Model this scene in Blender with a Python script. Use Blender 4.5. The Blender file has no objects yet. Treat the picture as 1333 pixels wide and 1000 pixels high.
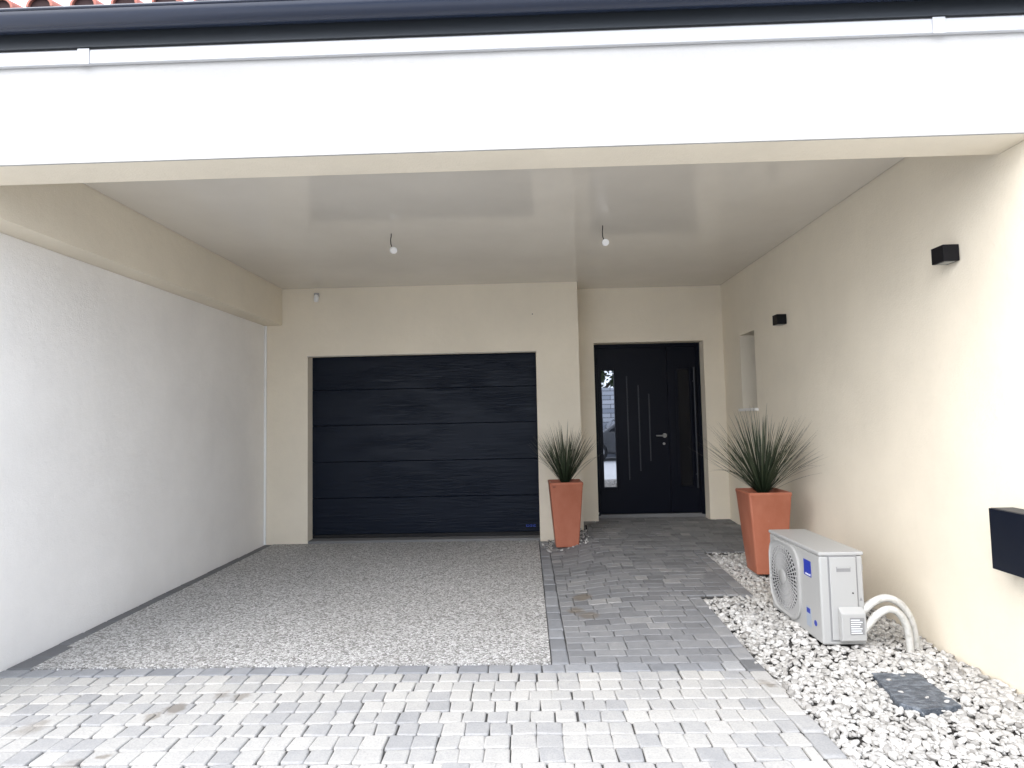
import bpy, bmesh, math, random
import numpy as np
from mathutils import Vector, Matrix
random.seed(7); rng = np.random.default_rng(7)
S = bpy.context.scene; COL = S.collection
R_ = math.radians

# ------------------------------------------------------------ camera
cam = bpy.data.objects.new('camera', bpy.data.cameras.new('camera')); COL.objects.link(cam); S.camera = cam
pi_, ya, ro = .0601, .0244, -.0209
right = Vector((math.cos(ya), math.sin(ya), 0))
fwd = Vector((-math.sin(ya)*math.cos(pi_), math.cos(ya)*math.cos(pi_), math.sin(pi_)))
up = right.cross(fwd)
r2 = right*math.cos(ro) + up*math.sin(ro); u2 = up*math.cos(ro) - right*math.sin(ro)
M = Matrix((r2, u2, -fwd)).transposed().to_4x4(); M.translation = (0, 0, 1.3)
cam.matrix_world = M
cam.data.sensor_width = 36; cam.data.lens = 760/1333*36; cam.data.clip_start = .05; cam.data.clip_end = 3000
S.render.resolution_x, S.render.resolution_y = 1024, 768

# ------------------------------------------------------------ light
S.view_settings.view_transform = 'Standard'; S.view_settings.look = 'None'
S.view_settings.exposure = 2.5; S.view_settings.gamma = 1
SUN_EL, SUN_AZ = R_(44), R_(222)           # azimuth clockwise from +Y: behind the camera, to the left
w = bpy.data.worlds.new('World'); S.world = w; w.use_nodes = True
nt = w.node_tree; nt.nodes.clear()
out = nt.nodes.new('ShaderNodeOutputWorld'); bg = nt.nodes.new('ShaderNodeBackground')
sky = nt.nodes.new('ShaderNodeTexSky'); sky.sky_type = 'NISHITA'; sky.sun_disc = False
sky.sun_elevation = SUN_EL; sky.sun_rotation = SUN_AZ; sky.air_density = 1.0; sky.dust_density = 3
mix = nt.nodes.new('ShaderNodeMix'); mix.data_type = 'RGBA'; mix.inputs[0].default_value = .72
mix.inputs[7].default_value = (8.75, 9.35, 10.6, 1)      # even bright cloud cover
nt.links.new(sky.outputs[0], mix.inputs[6]); nt.links.new(mix.outputs[2], bg.inputs[0])
bg.inputs[1].default_value = .075
nt.links.new(bg.outputs[0], out.inputs[0])
sl = bpy.data.lights.new('sun', 'SUN'); sl.energy = .5; sl.angle = R_(60); sl.color = (1, .985, .965)
sun = bpy.data.objects.new('sun', sl); COL.objects.link(sun)
sd = Vector((math.sin(SUN_AZ)*math.cos(SUN_EL), math.cos(SUN_AZ)*math.cos(SUN_EL), math.sin(SUN_EL)))
sun.rotation_euler = sd.to_track_quat('Z', 'Y').to_euler()

# ------------------------------------------------------------ measured frame of the place (metres)
L, LB, P, R = -2.872, -2.681, .580, 2.267      # left wall, left beam face, end of garage wall, right wall
F, F2, G, E = 2.559, 2.762, 6.336, 6.712       # front beam faces, garage wall, entrance wall
C, BF, ZB, TOP = 2.790, 2.507, 2.385, 3.05     # ceiling, front beam soffit, side beam soffit, wall head
D = 3.187                                      # front edge of the gravel drive

def ground(x, y):
    """paving height: level by the drive, rising to the entrance on the right"""
    q = min(max((y-5.4)/.9, 0), 1); k = min(max((x-.19)/(.6-.25*q), 0), 1); k = k*k*(3-2*k)
    return .036*max(0, y-3.2)*k

# ------------------------------------------------------------ helpers
class MB:
    def __init__(s): s.v = []; s.f = []
    def add(s, v, f):
        o = len(s.v); s.v += [tuple(p) for p in v]; s.f += [tuple(i+o for i in q) for q in f]; return s
    def box(s, x0, x1, y0, y1, z0, z1):
        v = [(x, y, z) for z in (z0, z1) for y in (y0, y1) for x in (x0, x1)]
        return s.add(v, [(0,2,3,1),(4,5,7,6),(0,1,5,4),(2,6,7,3),(0,4,6,2),(1,3,7,5)])
    def tube(s, pts, r, n=12, cap=True):
        pts = [Vector(p) for p in pts]; k = len(pts); rr = r if isinstance(r, (list, tuple)) else [r]*k
        ref = None; v = []; f = []
        for i, p in enumerate(pts):
            t = (pts[min(i+1, k-1)]-pts[max(i-1, 0)]).normalized()
            if ref is None: ref = t.orthogonal().normalized()
            ref = (ref - t*ref.dot(t)).normalized(); b = t.cross(ref)
            for j in range(n):
                a = 2*math.pi*j/n; v.append(p+ref*math.cos(a)*rr[i]+b*math.sin(a)*rr[i])
        for i in range(k-1):
            for j in range(n): f.append((i*n+j, i*n+(j+1)%n, (i+1)*n+(j+1)%n, (i+1)*n+j))
        if cap: f.append(tuple(range(n-1, -1, -1))); f.append(tuple(range((k-1)*n, k*n)))
        return s.add(v, f)
    def prism(s, poly, axis, a, b):
        """poly of 2-D points, extruded along axis from a to b"""
        n = len(poly); v = []
        for t in (a, b):
            for p in poly:
                v.append({0: (t, p[0], p[1]), 1: (p[0], t, p[1]), 2: (p[0], p[1], t)}[axis])
        f = [(i, (i+1) % n, n+(i+1) % n, n+i) for i in range(n)]
        f.append(tuple(range(n-1, -1, -1))); f.append(tuple(range(n, 2*n)))
        return s.add(v, f)

def obj(name, mb, mat, parent=None, smooth=False, bevel=0, seg=2, auto=None):
    me = bpy.data.meshes.new(name); me.from_pydata(mb.v, [], mb.f); me.update()
    bm = bmesh.new(); bm.from_mesh(me); bmesh.ops.recalc_face_normals(bm, faces=bm.faces); bm.to_mesh(me); bm.free()
    o = bpy.data.objects.new(name, me); COL.objects.link(o)
    for m in (mat if isinstance(mat, list) else [mat]): me.materials.append(m)
    if parent is not None:
        o.parent = parent; o.matrix_parent_inverse = Matrix.Translation(-parent.location) if not any(parent.rotation_euler) else parent.matrix_basis.inverted()
    if smooth: me.polygons.foreach_set('use_smooth', [True]*len(me.polygons))
    if bevel:
        b = o.modifiers.new('bevel', 'BEVEL'); b.width = bevel; b.segments = seg; b.limit_method = 'ANGLE'; b.angle_limit = R_(30); b.harden_normals = False
        me.polygons.foreach_set('use_smooth', [True]*len(me.polygons))
        wn = o.modifiers.new('wn', 'WEIGHTED_NORMAL'); wn.keep_sharp = True
    if auto:
        me.polygons.foreach_set('use_smooth', [True]*len(me.polygons)); me.set_sharp_from_angle(angle=R_(auto))
    return o
def tag(o, label=None, cat=None, group=None, kind=None):
    if label: o['label'] = label
    if cat: o['category'] = cat
    if group: o['group'] = group
    if kind: o['kind'] = kind
    return o
def empty(name, loc, label, cat, group=None):
    o = bpy.data.objects.new(name, None); COL.objects.link(o); o.location = loc; o.empty_display_size = .1
    return tag(o, label, cat, group)
def grid_wall(axis, off, thick, a0, a1, z0, z1, holes):
    """solid wall with rectangular holes. axis 1: lies along X, front at Y=off; axis 0: lies along Y, front at X=off"""
    A = sorted({a0, a1} | {h[0] for h in holes} | {h[1] for h in holes}); Z = sorted({z0, z1} | {h[2] for h in holes} | {h[3] for h in holes})
    idx = {}; v = []; f = []
    def P_(i, j, k):
        if (i, j, k) not in idx:
            idx[(i, j, k)] = len(v); t = off + thick*k
            v.append((A[i], t, Z[j]) if axis == 1 else (t, A[i], Z[j]))
        return idx[(i, j, k)]
    def solid(i, j):
        if i < 0 or j < 0 or i >= len(A)-1 or j >= len(Z)-1: return False
        ca, cz = (A[i]+A[i+1])/2, (Z[j]+Z[j+1])/2
        return not any(h[0] < ca < h[1] and h[2] < cz < h[3] for h in holes)
    for i in range(len(A)-1):
        for j in range(len(Z)-1):
            if not solid(i, j): continue
            for k in (0, 1): f.append((P_(i,j,k), P_(i+1,j,k), P_(i+1,j+1,k), P_(i,j+1,k)))
            if not solid(i-1, j): f.append((P_(i,j,0), P_(i,j+1,0), P_(i,j+1,1), P_(i,j,1)))
            if not solid(i+1, j): f.append((P_(i+1,j,0), P_(i+1,j+1,0), P_(i+1,j+1,1), P_(i+1,j,1)))
            if not solid(i, j-1): f.append((P_(i,j,0), P_(i+1,j,0), P_(i+1,j,1), P_(i,j,1)))
            if not solid(i, j+1): f.append((P_(i,j+1,0), P_(i+1,j+1,0), P_(i+1,j+1,1), P_(i,j+1,1)))
    return MB().add(v, f)

# ------------------------------------------------------------ materials
class Mat:
    def __init__(s, name, col=(.5,.5,.5), rough=.6, metal=0, spec=.5, coat=0):
        s.m = bpy.data.materials.new(name); s.m.use_nodes = True; s.t = s.m.node_tree
        s.b = s.t.nodes['Principled BSDF']; s.tc = None
        s.set('Base Color', (*col, 1)); s.set('Roughness', rough); s.set('Metallic', metal); s.set('Specular IOR Level', spec)
        if coat: s.set('Coat Weight', coat)
    def set(s, k, v): s.b.inputs[k].default_value = v
    def n(s, typ, **kw):
        n = s.t.nodes.new('ShaderNode'+typ)
        for k, v in kw.items():
            if k.startswith('i_'): n.inputs[k[2:].replace('_', ' ')].default_value = v
            else: setattr(n, k, v)
        return n
    def l(s, a, b): s.t.links.new(a, b)
    def obco(s, scale=(1,1,1), rot=(0,0,0)):
        tc = s.n('TexCoord'); mp = s.n('Mapping'); mp.inputs['Scale'].default_value = scale; mp.inputs['Rotation'].default_value = rot
        s.l(tc.outputs['Object'], mp.inputs[0]); return mp.outputs[0]
    def noise(s, co, scale, detail=4, rough=.5, dist=0):
        n = s.n('TexNoise'); n.inputs['Scale'].default_value = scale; n.inputs['Detail'].default_value = detail
        n.inputs['Roughness'].default_value = rough; n.inputs['Distortion'].default_value = dist
        s.l(co, n.inputs['Vector']); return n.outputs[0]
    def voro(s, co, scale, feature='F1', rnd=1):
        n = s.n('TexVoronoi'); n.feature = feature; n.inputs['Scale'].default_value = scale; n.inputs['Randomness'].default_value = rnd
        s.l(co, n.inputs['Vector']); return n
    def ramp(s, fac, stops, interp='LINEAR'):
        n = s.n('ValToRGB'); n.color_ramp.interpolation = interp; e = n.color_ramp.elements
        while len(e) < len(stops): e.new(.5)
        for k, (p, c) in enumerate(stops): e[k].position = p; e[k].color = (*c, 1) if len(c) == 3 else c
        s.l(fac, n.inputs[0]); return n.outputs[0]
    def mix(s, fac, a, b, mode='MIX'):
        n = s.n('Mix'); n.data_type = 'RGBA'; n.blend_type = mode
        for k, x in ((0, fac), (6, a), (7, b)):
            if isinstance(x, (int, float)): n.inputs[k].default_value = x
            elif isinstance(x, tuple): n.inputs[k].default_value = (*x, 1)
            else: s.l(x, n.inputs[k])
        return n.outputs[2]
    def math(s, op, a, b=0):
        n = s.n('Math', operation=op)
        for k, x in ((0, a), (1, b)):
            if isinstance(x, (int, float)): n.inputs[k].default_value = x
            else: s.l(x, n.inputs[k])
        return n.outputs[0]
    def col(s, x): s.l(x, s.b.inputs['Base Color'])
    def bump(s, h, strength=.3, dist=.01, prev=None):
        n = s.n('Bump'); n.inputs['Strength'].default_value = strength; n.inputs['Distance'].default_value = dist
        s.l(h, n.inputs['Height'])
        if prev: s.l(prev, n.inputs['Normal'])
        s.l(n.outputs[0], s.b.inputs['Normal']); return n.outputs[0]
def g3(v, k=1): return tuple(c*k for c in v)

def stucco(name, col, bump=.35):
    m = Mat(name, col, .92, spec=.25); co = m.obco()
    big = m.noise(co, 1.3, 5, .6); fine = m.noise(co, 60, 3, .6); streak = m.noise(m.obco((9, 9, 1.1)), 1, 4, .6)
    c = m.mix(m.ramp(big, [(.3, (0,0,0)), (.7, (1,1,1))]), g3(col, .93), g3(col, 1.04))
    c = m.mix(m.math('MULTIPLY', fine, .10), c, g3(col, .72))
    c = m.mix(m.math('MULTIPLY', m.ramp(streak, [(.5, (0,0,0)), (.8, (1,1,1))]), .10), c, g3(col, .82))
    m.col(c)
    b1 = m.bump(m.noise(m.obco((1,1,1)), 110, 4, .75), bump, .007)
    vb = m.voro(co, 95); m.bump(m.noise(co, 16, 5, .65), .3, .010, b1)
    return m.m
CREAM = (.79, .718, .587)
m_cream = stucco('cream_render', CREAM)
m_facade = stucco('dimmed_off_white_render', (.41, .40, .383), .25)  # off-white, greyed down so the strongly lit front face doesn't blow out
m_white_render = stucco('white_render', (.88, .855, .815))
m = Mat('lacquered_ceiling', (.66, .64, .60), .085, spec=.42); co = m.obco()
m.col(m.mix(m.ramp(m.noise(co, .9, 4, .55), [(.35, (0,0,0)), (.65, (1,1,1))]), (.63,.59,.525), (.70,.66,.59)))
m.bump(m.noise(co, 1.6, 2, .5), .03, .01); m_ceiling = m.m
m = Mat('white_plastic', (.84, .84, .83), .35); m.bump(m.noise(m.obco((1,4,4)), 6, 3), .06, .004); m_plastic = m.m
m_trunk = Mat('trunking_plastic', (.47, .473, .48), .4).m
m_trim = Mat('grey_render_trim', (.50, .465, .40), .8).m
m = Mat('charcoal_lacquer', (.022, .027, .036), .38); co = m.obco((.6, 1, 1))
m.bump(m.noise(co, 5, 2), .05, .004); m_charcoal = m.m
m_gutter = Mat('gutter_aluminium', (.010, .016, .034), .25, spec=.5).m  # base colour carries the blue of the sky it reflects
m_fascia = Mat('fascia_aluminium', (.022, .026, .031), .5).m
# garage door: dark blue-black panels with an embossed wood grain
m = Mat('embossed_door_panel', (.0016, .0050, .0135), .33, spec=.19)
co = m.obco((1.0, 1, 15)); g1 = m.noise(co, 3.0, 6, .62, .5)
g2 = m.noise(m.obco((2.5, 1, 60)), 2.2, 3, .6)
m.l(m.ramp(g1, [(.3, (.30,.30,.30)), (.7, (.5,.5,.5))]), m.b.inputs['Roughness'])
msk = m.ramp(m.noise(m.obco((.8,1,2.2)), 1.8, 3), [(.42, (.15,.15,.15)), (.6, (1,1,1))])
h = m.math('MULTIPLY', m.math('ADD', m.ramp(g1, [(.44, (0,0,0)), (.56, (1,1,1))]), m.math('MULTIPLY', g2, .25)), msk)
m.bump(h, .5, .005); m_gdoor = m.m
m_gap = Mat('rubber_black', (.006, .006, .007), .8).m
m = Mat('door_paint', (.0016, .0030, .0085), .42, spec=.16); m.bump(m.noise(m.obco(), 400, 2), .05, .001); m_fdoor = m.m
m_steel = Mat('brushed_steel', (.42, .42, .43), .32, metal=1).m
m_darksteel = Mat('dark_steel_strip', (.035, .038, .045), .4, metal=.5).m
m_mirror = Mat('reflective_glazing', (.36, .38, .42), .015, metal=1).m
m_darkglass = Mat('dark_glazing', (.006, .007, .010), .12, spec=.22).m
m_black = Mat('black_powder_coat', (.003, .003, .005), .5, spec=.25).m
m_lens = Mat('lamp_lens', (.30, .30, .28), .4).m
m_mail = Mat('anthracite_sheet', (.0035, .006, .013), .42, spec=.3).m
m_blue = Mat('blue_sticker', (.012, .03, .30), .35).m
m_bluemark = Mat('blue_lettering', (.03, .07, .42), .4).m
m_whitemark = Mat('white_print', (.75, .77, .8), .4).m
m_greylabel = Mat('grey_label', (.30, .34, .40), .4).m
m = Mat('ac_enamel', (.36, .36, .35), .33); m.bump(m.noise(m.obco(), 300, 2), .05, .001); m_ac = m.m
m_acgrille = Mat('ac_grille_plastic', (.36, .36, .355), .4).m
m_acdark = Mat('ac_interior', (.012, .012, .013), .7).m
m_acgrey = Mat('ac_grey_print', (.22, .22, .22), .5).m
m = Mat('insulation_tube', (.80, .80, .77), .5); co = m.obco()
m.col(m.mix(m.ramp(m.noise(co, 30, 4), [(.5, (0,0,0)), (.75, (1,1,1))]), (.50,.495,.465), (.34,.33,.29)))
m.bump(m.noise(co, 60, 3), .25, .003); m_tube = m.m
# terracotta coloured planters
m = Mat('terracotta', (.36, .125, .07), .5, spec=.35); co = m.obco((1,1,.6))
c = m.mix(m.ramp(m.noise(co, 6, 5, .6), [(.35, (0,0,0)), (.7, (1,1,1))]), (.33,.108,.06), (.40,.145,.088))
m.col(m.mix(m.ramp(m.noise(co, 38, 4, .7), [(.62, (0,0,0)), (.78, (1,1,1))]), c, (.38,.16,.10)))
m.bump(m.noise(co, 120, 3), .12, .002); m_terra = m.m
m = Mat('potting_soil', (.03, .022, .016), .95); m.bump(m.noise(m.obco(), 80, 4), .8, .02); m_soil = m.m
m = Mat('leaf_blade', (.045, .075, .028), .42, spec=.4)
at = m.n('Attribute', attribute_name='tone'); 
m.col(m.ramp(at.outputs['Fac'], [(0, (.010,.018,.009)), (.45, (.034,.050,.026)), (.8, (.075,.088,.055)), (1, (.16,.145,.10))])); m_leaf = m.m
# exposed aggregate drive
m = Mat('exposed_aggregate', (.4,.38,.35), .85, spec=.3); co = m.obco()
wv = m.n('VectorMath', operation='ADD'); nz = m.n('TexNoise'); nz.inputs['Scale'].default_value = 60; m.l(co, nz.inputs['Vector'])
sc_ = m.n('VectorMath', operation='SCALE'); sc_.inputs['Scale'].default_value = .006; m.l(nz.outputs['Color'], sc_.inputs[0]); m.l(co, wv.inputs[0]); m.l(sc_.outputs[0], wv.inputs[1])
v1 = m.voro(wv.outputs[0], 96); v2 = m.voro(wv.outputs[0], 96, 'DISTANCE_TO_EDGE')
sep = m.n('SeparateColor'); m.l(v1.outputs['Color'], sep.inputs[0])
c = m.ramp(sep.outputs[0], [(0, (.19,.182,.17)), (.25, (.35,.342,.325)), (.5, (.55,.54,.52)), (.8, (.72,.71,.69)), (1, (.84,.835,.82))])
c = m.mix(m.ramp(v2.outputs['Distance'], [(.02, (1,1,1)), (.09, (0,0,0))]), c, (.24,.23,.215))
patch = m.noise(co, 1.1, 5, .6)
c = m.mix(m.math('MULTIPLY', m.ramp(patch, [(.4, (1,1,1)), (.62, (0,0,0))]), .16), c, (.26,.25,.23))
m.col(c); m.bump(m.ramp(v2.outputs['Distance'], [(0, (0,0,0)), (.25, (1,1,1))]), .8, .006); m_aggr = m.m
# pavers
def paver_mat(name, stops, stain_pts, dirt):
    m = Mat(name, (.4,.4,.4), .82, spec=.35); co = m.obco()
    at = m.n('Attribute', attribute_name='tone')
    cloud = m.noise(co, 14, 5, .65); fine = m.noise(co, 120, 4, .7)
    f = m.math('ADD', at.outputs['Fac'], m.math('MULTIPLY', m.math('SUBTRACT', cloud, .5), .75))
    c = m.ramp(f, stops)
    c = m.mix(m.math('MULTIPLY', m.ramp(fine, [(.38, (1,1,1)), (.55, (0,0,0))]), .30), c, (.16,.165,.17))
    big = m.noise(co, 1.7, 4, .6)
    c = m.mix(m.math('MULTIPLY', m.ramp(big, [(.42, (1,1,1)), (.62, (0,0,0))]), dirt), c, (.20,.20,.205))
    dn = m.n('TexNoise'); dn.inputs['Scale'].default_value = 18; m.l(co, dn.inputs['Vector'])
    dsc = m.n('VectorMath', operation='SCALE'); dsc.inputs['Scale'].default_value = .09; m.l(dn.outputs['Color'], dsc.inputs[0])
    dad = m.n('VectorMath', operation='ADD'); m.l(co, dad.inputs[0]); m.l(dsc.outputs[0], dad.inputs[1])
    for (x, y, r, k) in stain_pts:
        d = m.n('VectorMath', operation='DISTANCE'); m.l(dad.outputs[0], d.inputs[0]); d.inputs[1].default_value = (x+.045, y+.045, .045)
        s_ = m.ramp(d.outputs['Value'], [(r*.55, (k,k,k)), (r, (0,0,0))])
        c = m.mix(s_, c, (.13,.105,.075))
    m.col(c)
    b = m.bump(m.noise(co, 45, 4, .6), .35, .006); m.bump(fine, .35, .002, b)
    return m.m
m_pav_front = paver_mat('tumbled_pale_paver', [(0, (.275,.274,.272)), (.3, (.335,.330,.320)), (.6, (.395,.384,.360)), (1, (.46,.444,.41))],
    [(-1.50,2.873,.055,.45), (-1.40,2.84,.045,.5), (-1.651,2.741,.06,.6), (-1.706,2.665,.045,.5), (-2.187,2.581,.07,.4), (-1.702,2.354,.03,.6), (-1.80,2.27,.07,.35), (1.14,2.93,.05,.6)], .15)
m_pav_path = paver_mat('slate_grey_paver', [(0, (.125,.126,.129)), (.4, (.185,.187,.191)), (.75, (.24,.239,.237)), (1, (.31,.303,.288))],
    [(.364,4.306,.09,.7), (.302,4.023,.07,.7), (.373,3.913,.08,.6)], .25)
m_pav_border = paver_mat('blue_grey_paver', [(0, (.16,.165,.173)), (.4, (.22,.226,.236)), (.75, (.28,.284,.29)), (1, (.35,.347,.34))], [], .2)
m = Mat('joint_sand', (.13,.125,.115), .95); co = m.obco()
m.col(m.mix(m.noise(co, 40, 4), (.035,.034,.033), (.10,.097,.09))); m.bump(m.noise(co, 200, 3), .5, .003); m_joint = m.m
m = Mat('pebble_stone', (.6,.6,.6), .7, spec=.35); at = m.n('Attribute', attribute_name='tone'); co = m.obco()
c = m.ramp(at.outputs['Fac'], [(0, (.15,.14,.125)), (.2, (.26,.248,.23)), (.55, (.39,.378,.355)), (1, (.54,.53,.505))])
m.col(m.mix(m.math('MULTIPLY', m.ramp(m.noise(co, 70, 4, .7), [(.5, (0,0,0)), (.7, (1,1,1))]), .45), c, (.22,.21,.19))); m.bump(m.noise(co, 130, 4), .4, .003); m_pebble = m.m
m = Mat('gravel_bed', (.05,.047,.043), .95); m.bump(m.noise(m.obco(), 60, 4), .8, .01); m_bed = m.m
m = Mat('slate_slab', (.05,.058,.07), .45); co = m.obco((1, 2.2, 1), (0,0,.5))
c = m.mix(m.ramp(m.noise(co, 22, 6, .75), [(.45, (0,0,0)), (.6, (1,1,1))]), (.055,.065,.08), (.15,.17,.195))
m.col(m.mix(m.ramp(m.noise(co, 60, 5, .8), [(.60, (0,0,0)), (.68, (1,1,1))]), c, (.40,.41,.42))); m.bump(m.noise(co, 25, 6, .7), .7, .01); m_slate = m.m
m = Mat('open_ground', (.42,.41,.39), .9); co = m.obco()
br = m.n('TexBrick'); br.inputs['Scale'].default_value = 1; br.inputs['Brick Width'].default_value = .1; br.inputs['Row Height'].default_value = .1; br.inputs['Mortar Size'].default_value = .004
br.inputs['Color1'].default_value = (.52,.52,.51,1); br.inputs['Color2'].default_value = (.62,.61,.59,1); br.inputs['Mortar'].default_value = (.16,.16,.15,1)
m.l(co, br.inputs['Vector']); m.col(m.mix(m.math('MULTIPLY', m.noise(co, .6, 5), .3), br.outputs[0], (.33,.33,.32))); m_ground = m.m
m = Mat('roof_clay', (.42,.15,.09), .8); co = m.obco()
m.col(m.mix(m.noise(co, 9, 4), (.26,.07,.05), (.42,.17,.12))); m.bump(m.noise(co, 70, 3), .3, .003); m_clay = m.m
m = Mat('grey_sill', (.17,.17,.17), .7); m.bump(m.noise(m.obco(), 60, 3), .2, .003); m_sill = m.m

# ------------------------------------------------------------ ground
def set_tone(o, tones_per_face):
    a = o.data.attributes.new('tone', 'FLOAT', 'FACE'); a.data.foreach_set('value', tones_per_face)
tag(obj('ground', MB().add([(-700,-700,-.12), (700,-700,-.12), (700,700,-.12), (-700,700,-.12)], [(0,1,2,3)]), m_ground), 'pale ground spreading around the house', kind='structure')

class Pave:
    def __init__(s, rough=.004): s.mb = MB(); s.t = []; s.rough = rough
    def stone(s, cx, cy, w, d, tone, j=.004, rnd=.012, bev=.006, ang=0, th=.05, zj=.0015):
        """one stone: irregular rounded outline, worn edge, follows the ground"""
        q = s.rough; hw, hd = w/2-j/2, d/2-j/2
        cs = [(-hw,-hd), (hw,-hd), (hw,hd), (-hw,hd)]; cs = [(x+random.uniform(-q,q), y+random.uniform(-q,q)) for x, y in cs]
        out = []
        for k in range(4):
            p = Vector(cs[k]); a = Vector(cs[k-1])-p; b = Vector(cs[(k+1)%4])-p; r = rnd*random.uniform(.6,1.4)
            r = min(r, .45*a.length, .45*b.length)
            p1 = p+a.normalized()*r; p2 = p+b.normalized()*r; m_ = p+(a.normalized()+b.normalized())*r*.28
            out += [p1, m_, p2]
        z0 = random.uniform(-zj, zj); ca, sa = math.cos(ang), math.sin(ang); tx, ty = random.uniform(-.012,.012), random.uniform(-.012,.012)
        rings = []
        for sc, dz in ((1, -th), (1, -bev), (1-bev*.6/max(w,.05)*2, -bev*.3), (1-bev*1.7/max(w,.05)*2, 0)):
            ring = []
            for p in out:
                x, y = p.x*sc, p.y*sc; X, Y = cx+x*ca-y*sa, cy+x*sa+y*ca
                ring.append((X, Y, ground(X, Y)+dz+z0+tx*x+ty*y))
            rings.append(ring)
        n = 12; v = sum(rings, []); f = []
        for r in range(3):
            for k in range(n): f.append((r*n+k, r*n+(k+1)%n, (r+1)*n+(k+1)%n, (r+1)*n+k))
        f.append(tuple(range(3*n, 4*n)))
        s.mb.add(v, f); s.t += [tone]*len(f)
    def build(s, name, mat, label):
        o = obj(name, s.mb, mat, smooth=False); o.data.polygons.foreach_set('use_smooth', [len(p.vertices) == 4 for p in o.data.polygons]); o.data.update()
        set_tone(o, s.t); return tag(o, label, kind='structure')
XE = 1.19                                         # right edge of the path in front
XE2 = 1.56                                        # right edge of the wider stretch before the door
fr = Pave(.0055); pa = Pave(.0025); bd = Pave(.003)
def tn(): return min(1, max(0, random.choice([random.gauss(.75,.12), random.gauss(.62,.15), random.gauss(.3,.12)])))
y = D-.10
row = 0
while y > .3:
    x = -3.0 + random.uniform(0, .1); d = .0985
    while x < XE-.10-.02:
        w_ = random.choice([.092, .1, .1, .106]); 
        if x+w_ > XE-.135: w_ = XE-.095-x
        fr.stone(x+w_/2, y-d/2, w_, d, tn(), j=.003, rnd=.009, bev=.0045)
        x += w_
    y -= d; row += 1
# soldier course on the right-hand edge of the whole path
y = .4
while y < 4.19:
    l_ = random.choice([.14, .16, .18]); l_ = min(l_, 4.2-y+.001)
    if y+l_ < D-.1: fr.stone(XE-.047, y+l_/2, .093, l_, tn(), j=.005, rnd=.012)
    else: pa.stone(XE-.047, y+l_/2, .093, l_, random.gauss(.5,.2), j=.005, rnd=.006)
    y += l_
# border course along the drive front, across the whole width
x = -2.87
while x < XE-.10:
    w_ = random.choice([.12, .14, .16]); w_ = min(w_, XE-.093-x)
    if w_ < .03: break
    bd.stone(x+w_/2, D-.05, w_, .098, random.gauss(.55,.2), j=.005, rnd=.008); x += w_
# border course between drive and path
y = D+.002
while y < G-.06:
    l_ = random.choice([.14, .16, .18, .2]); l_ = min(l_, G-.03-y)
    if l_ < .03: break
    bd.stone(.148, y+l_/2, .095, l_, random.gauss(.4,.2), j=.004, rnd=.006); y += l_
# dark course at the foot of the left wall
y = D+.002
while y < G-.01:
    l_ = random.choice([.16, .2]); l_ = min(l_, G-.004-y)
    if l_ < .03: break
    wd = .10 if y > 3.5 else .15
    pa.stone(L+.002+wd/2, y+l_/2, wd-.003, l_, random.gauss(-.15,.1), j=.004, rnd=.004); y += l_
# path field
def xr(y): return XE-.095 if y < 4.2 else (XE2-.095 if y < 5.35 else R-.004)
y = D+.001
while y < E+.13:
    d = min(random.choice([.088, .095, .102]), E+.165-y)
    x = .198 if y+d < G-.02 else P+.006
    xe = xr(y+d/2)
    if y+d/2 > E-.004: x = .80; xe = 2.03
    x0 = x
    while x < xe-.004:
        w_ = random.choice([.10, .13, .15, .17])
        if x == x0: w_ *= random.uniform(.5, 1)
        if x+w_ > xe-.045: w_ = xe-x
        pa.stone(x+w_/2, y+d/2, w_, d, random.gauss(.45,.2), j=.003, rnd=.006, bev=.004, zj=.001); x += w_
    y += d
y = 4.2
while y < 5.349:
    l_ = min(random.choice([.14, .17]), 5.35-y); 
    pa.stone(XE2-.047, y+l_/2, .093, l_, random.gauss(.4,.2), j=.004, rnd=.006); y += l_
fr.build('forecourt_paving', m_pav_front, 'pale tumbled cobble paving with dark joints in the foreground')
pa.build('path_paving', m_pav_path, 'slate grey paving path leading to the front door')
bd.build('border_paving', m_pav_border, 'single row of blue grey pavers edging the gravel drive')
# jointing bed under the pavers
mb = MB(); nx, ny = 60, 80; vs = []
for j in range(ny+1):
    for i in range(nx+1):
        X = -3.05+(XE+3.05)*i/nx; Y = .25+(E+.16-.25)*j/ny; vs.append((X, Y, ground(X, Y)-.012))
mb.add(vs, [(j*(nx+1)+i, j*(nx+1)+i+1, (j+1)*(nx+1)+i+1, (j+1)*(nx+1)+i) for j in range(ny) for i in range(nx)])
vs = []
for j in range(31):
    for i in range(13):
        X = XE+(R-XE)*i/12; Y = 4.2+(E+.16-4.2)*j/30
        if Y < 5.35: X = XE+(XE2-XE)*i/12
        vs.append((X, Y, ground(X, Y)-.012))
mb.add(vs, [(j*13+i, j*13+i+1, (j+1)*13+i+1, (j+1)*13+i) for j in range(30) for i in range(12)])
tag(obj('paving_bed', mb, m_joint), 'dark jointing sand between the pavers', kind='structure')
tag(obj('driveway', MB().prism([(-2.725, D+.004), (.098, D+.004), (.094, G-.002), (-2.772, G-.002), (-2.772, 3.5), (-2.725, 3.49)], 2, -.10, .003), m_aggr), 'washed exposed aggregate parking bay under the carport', kind='structure')

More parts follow.
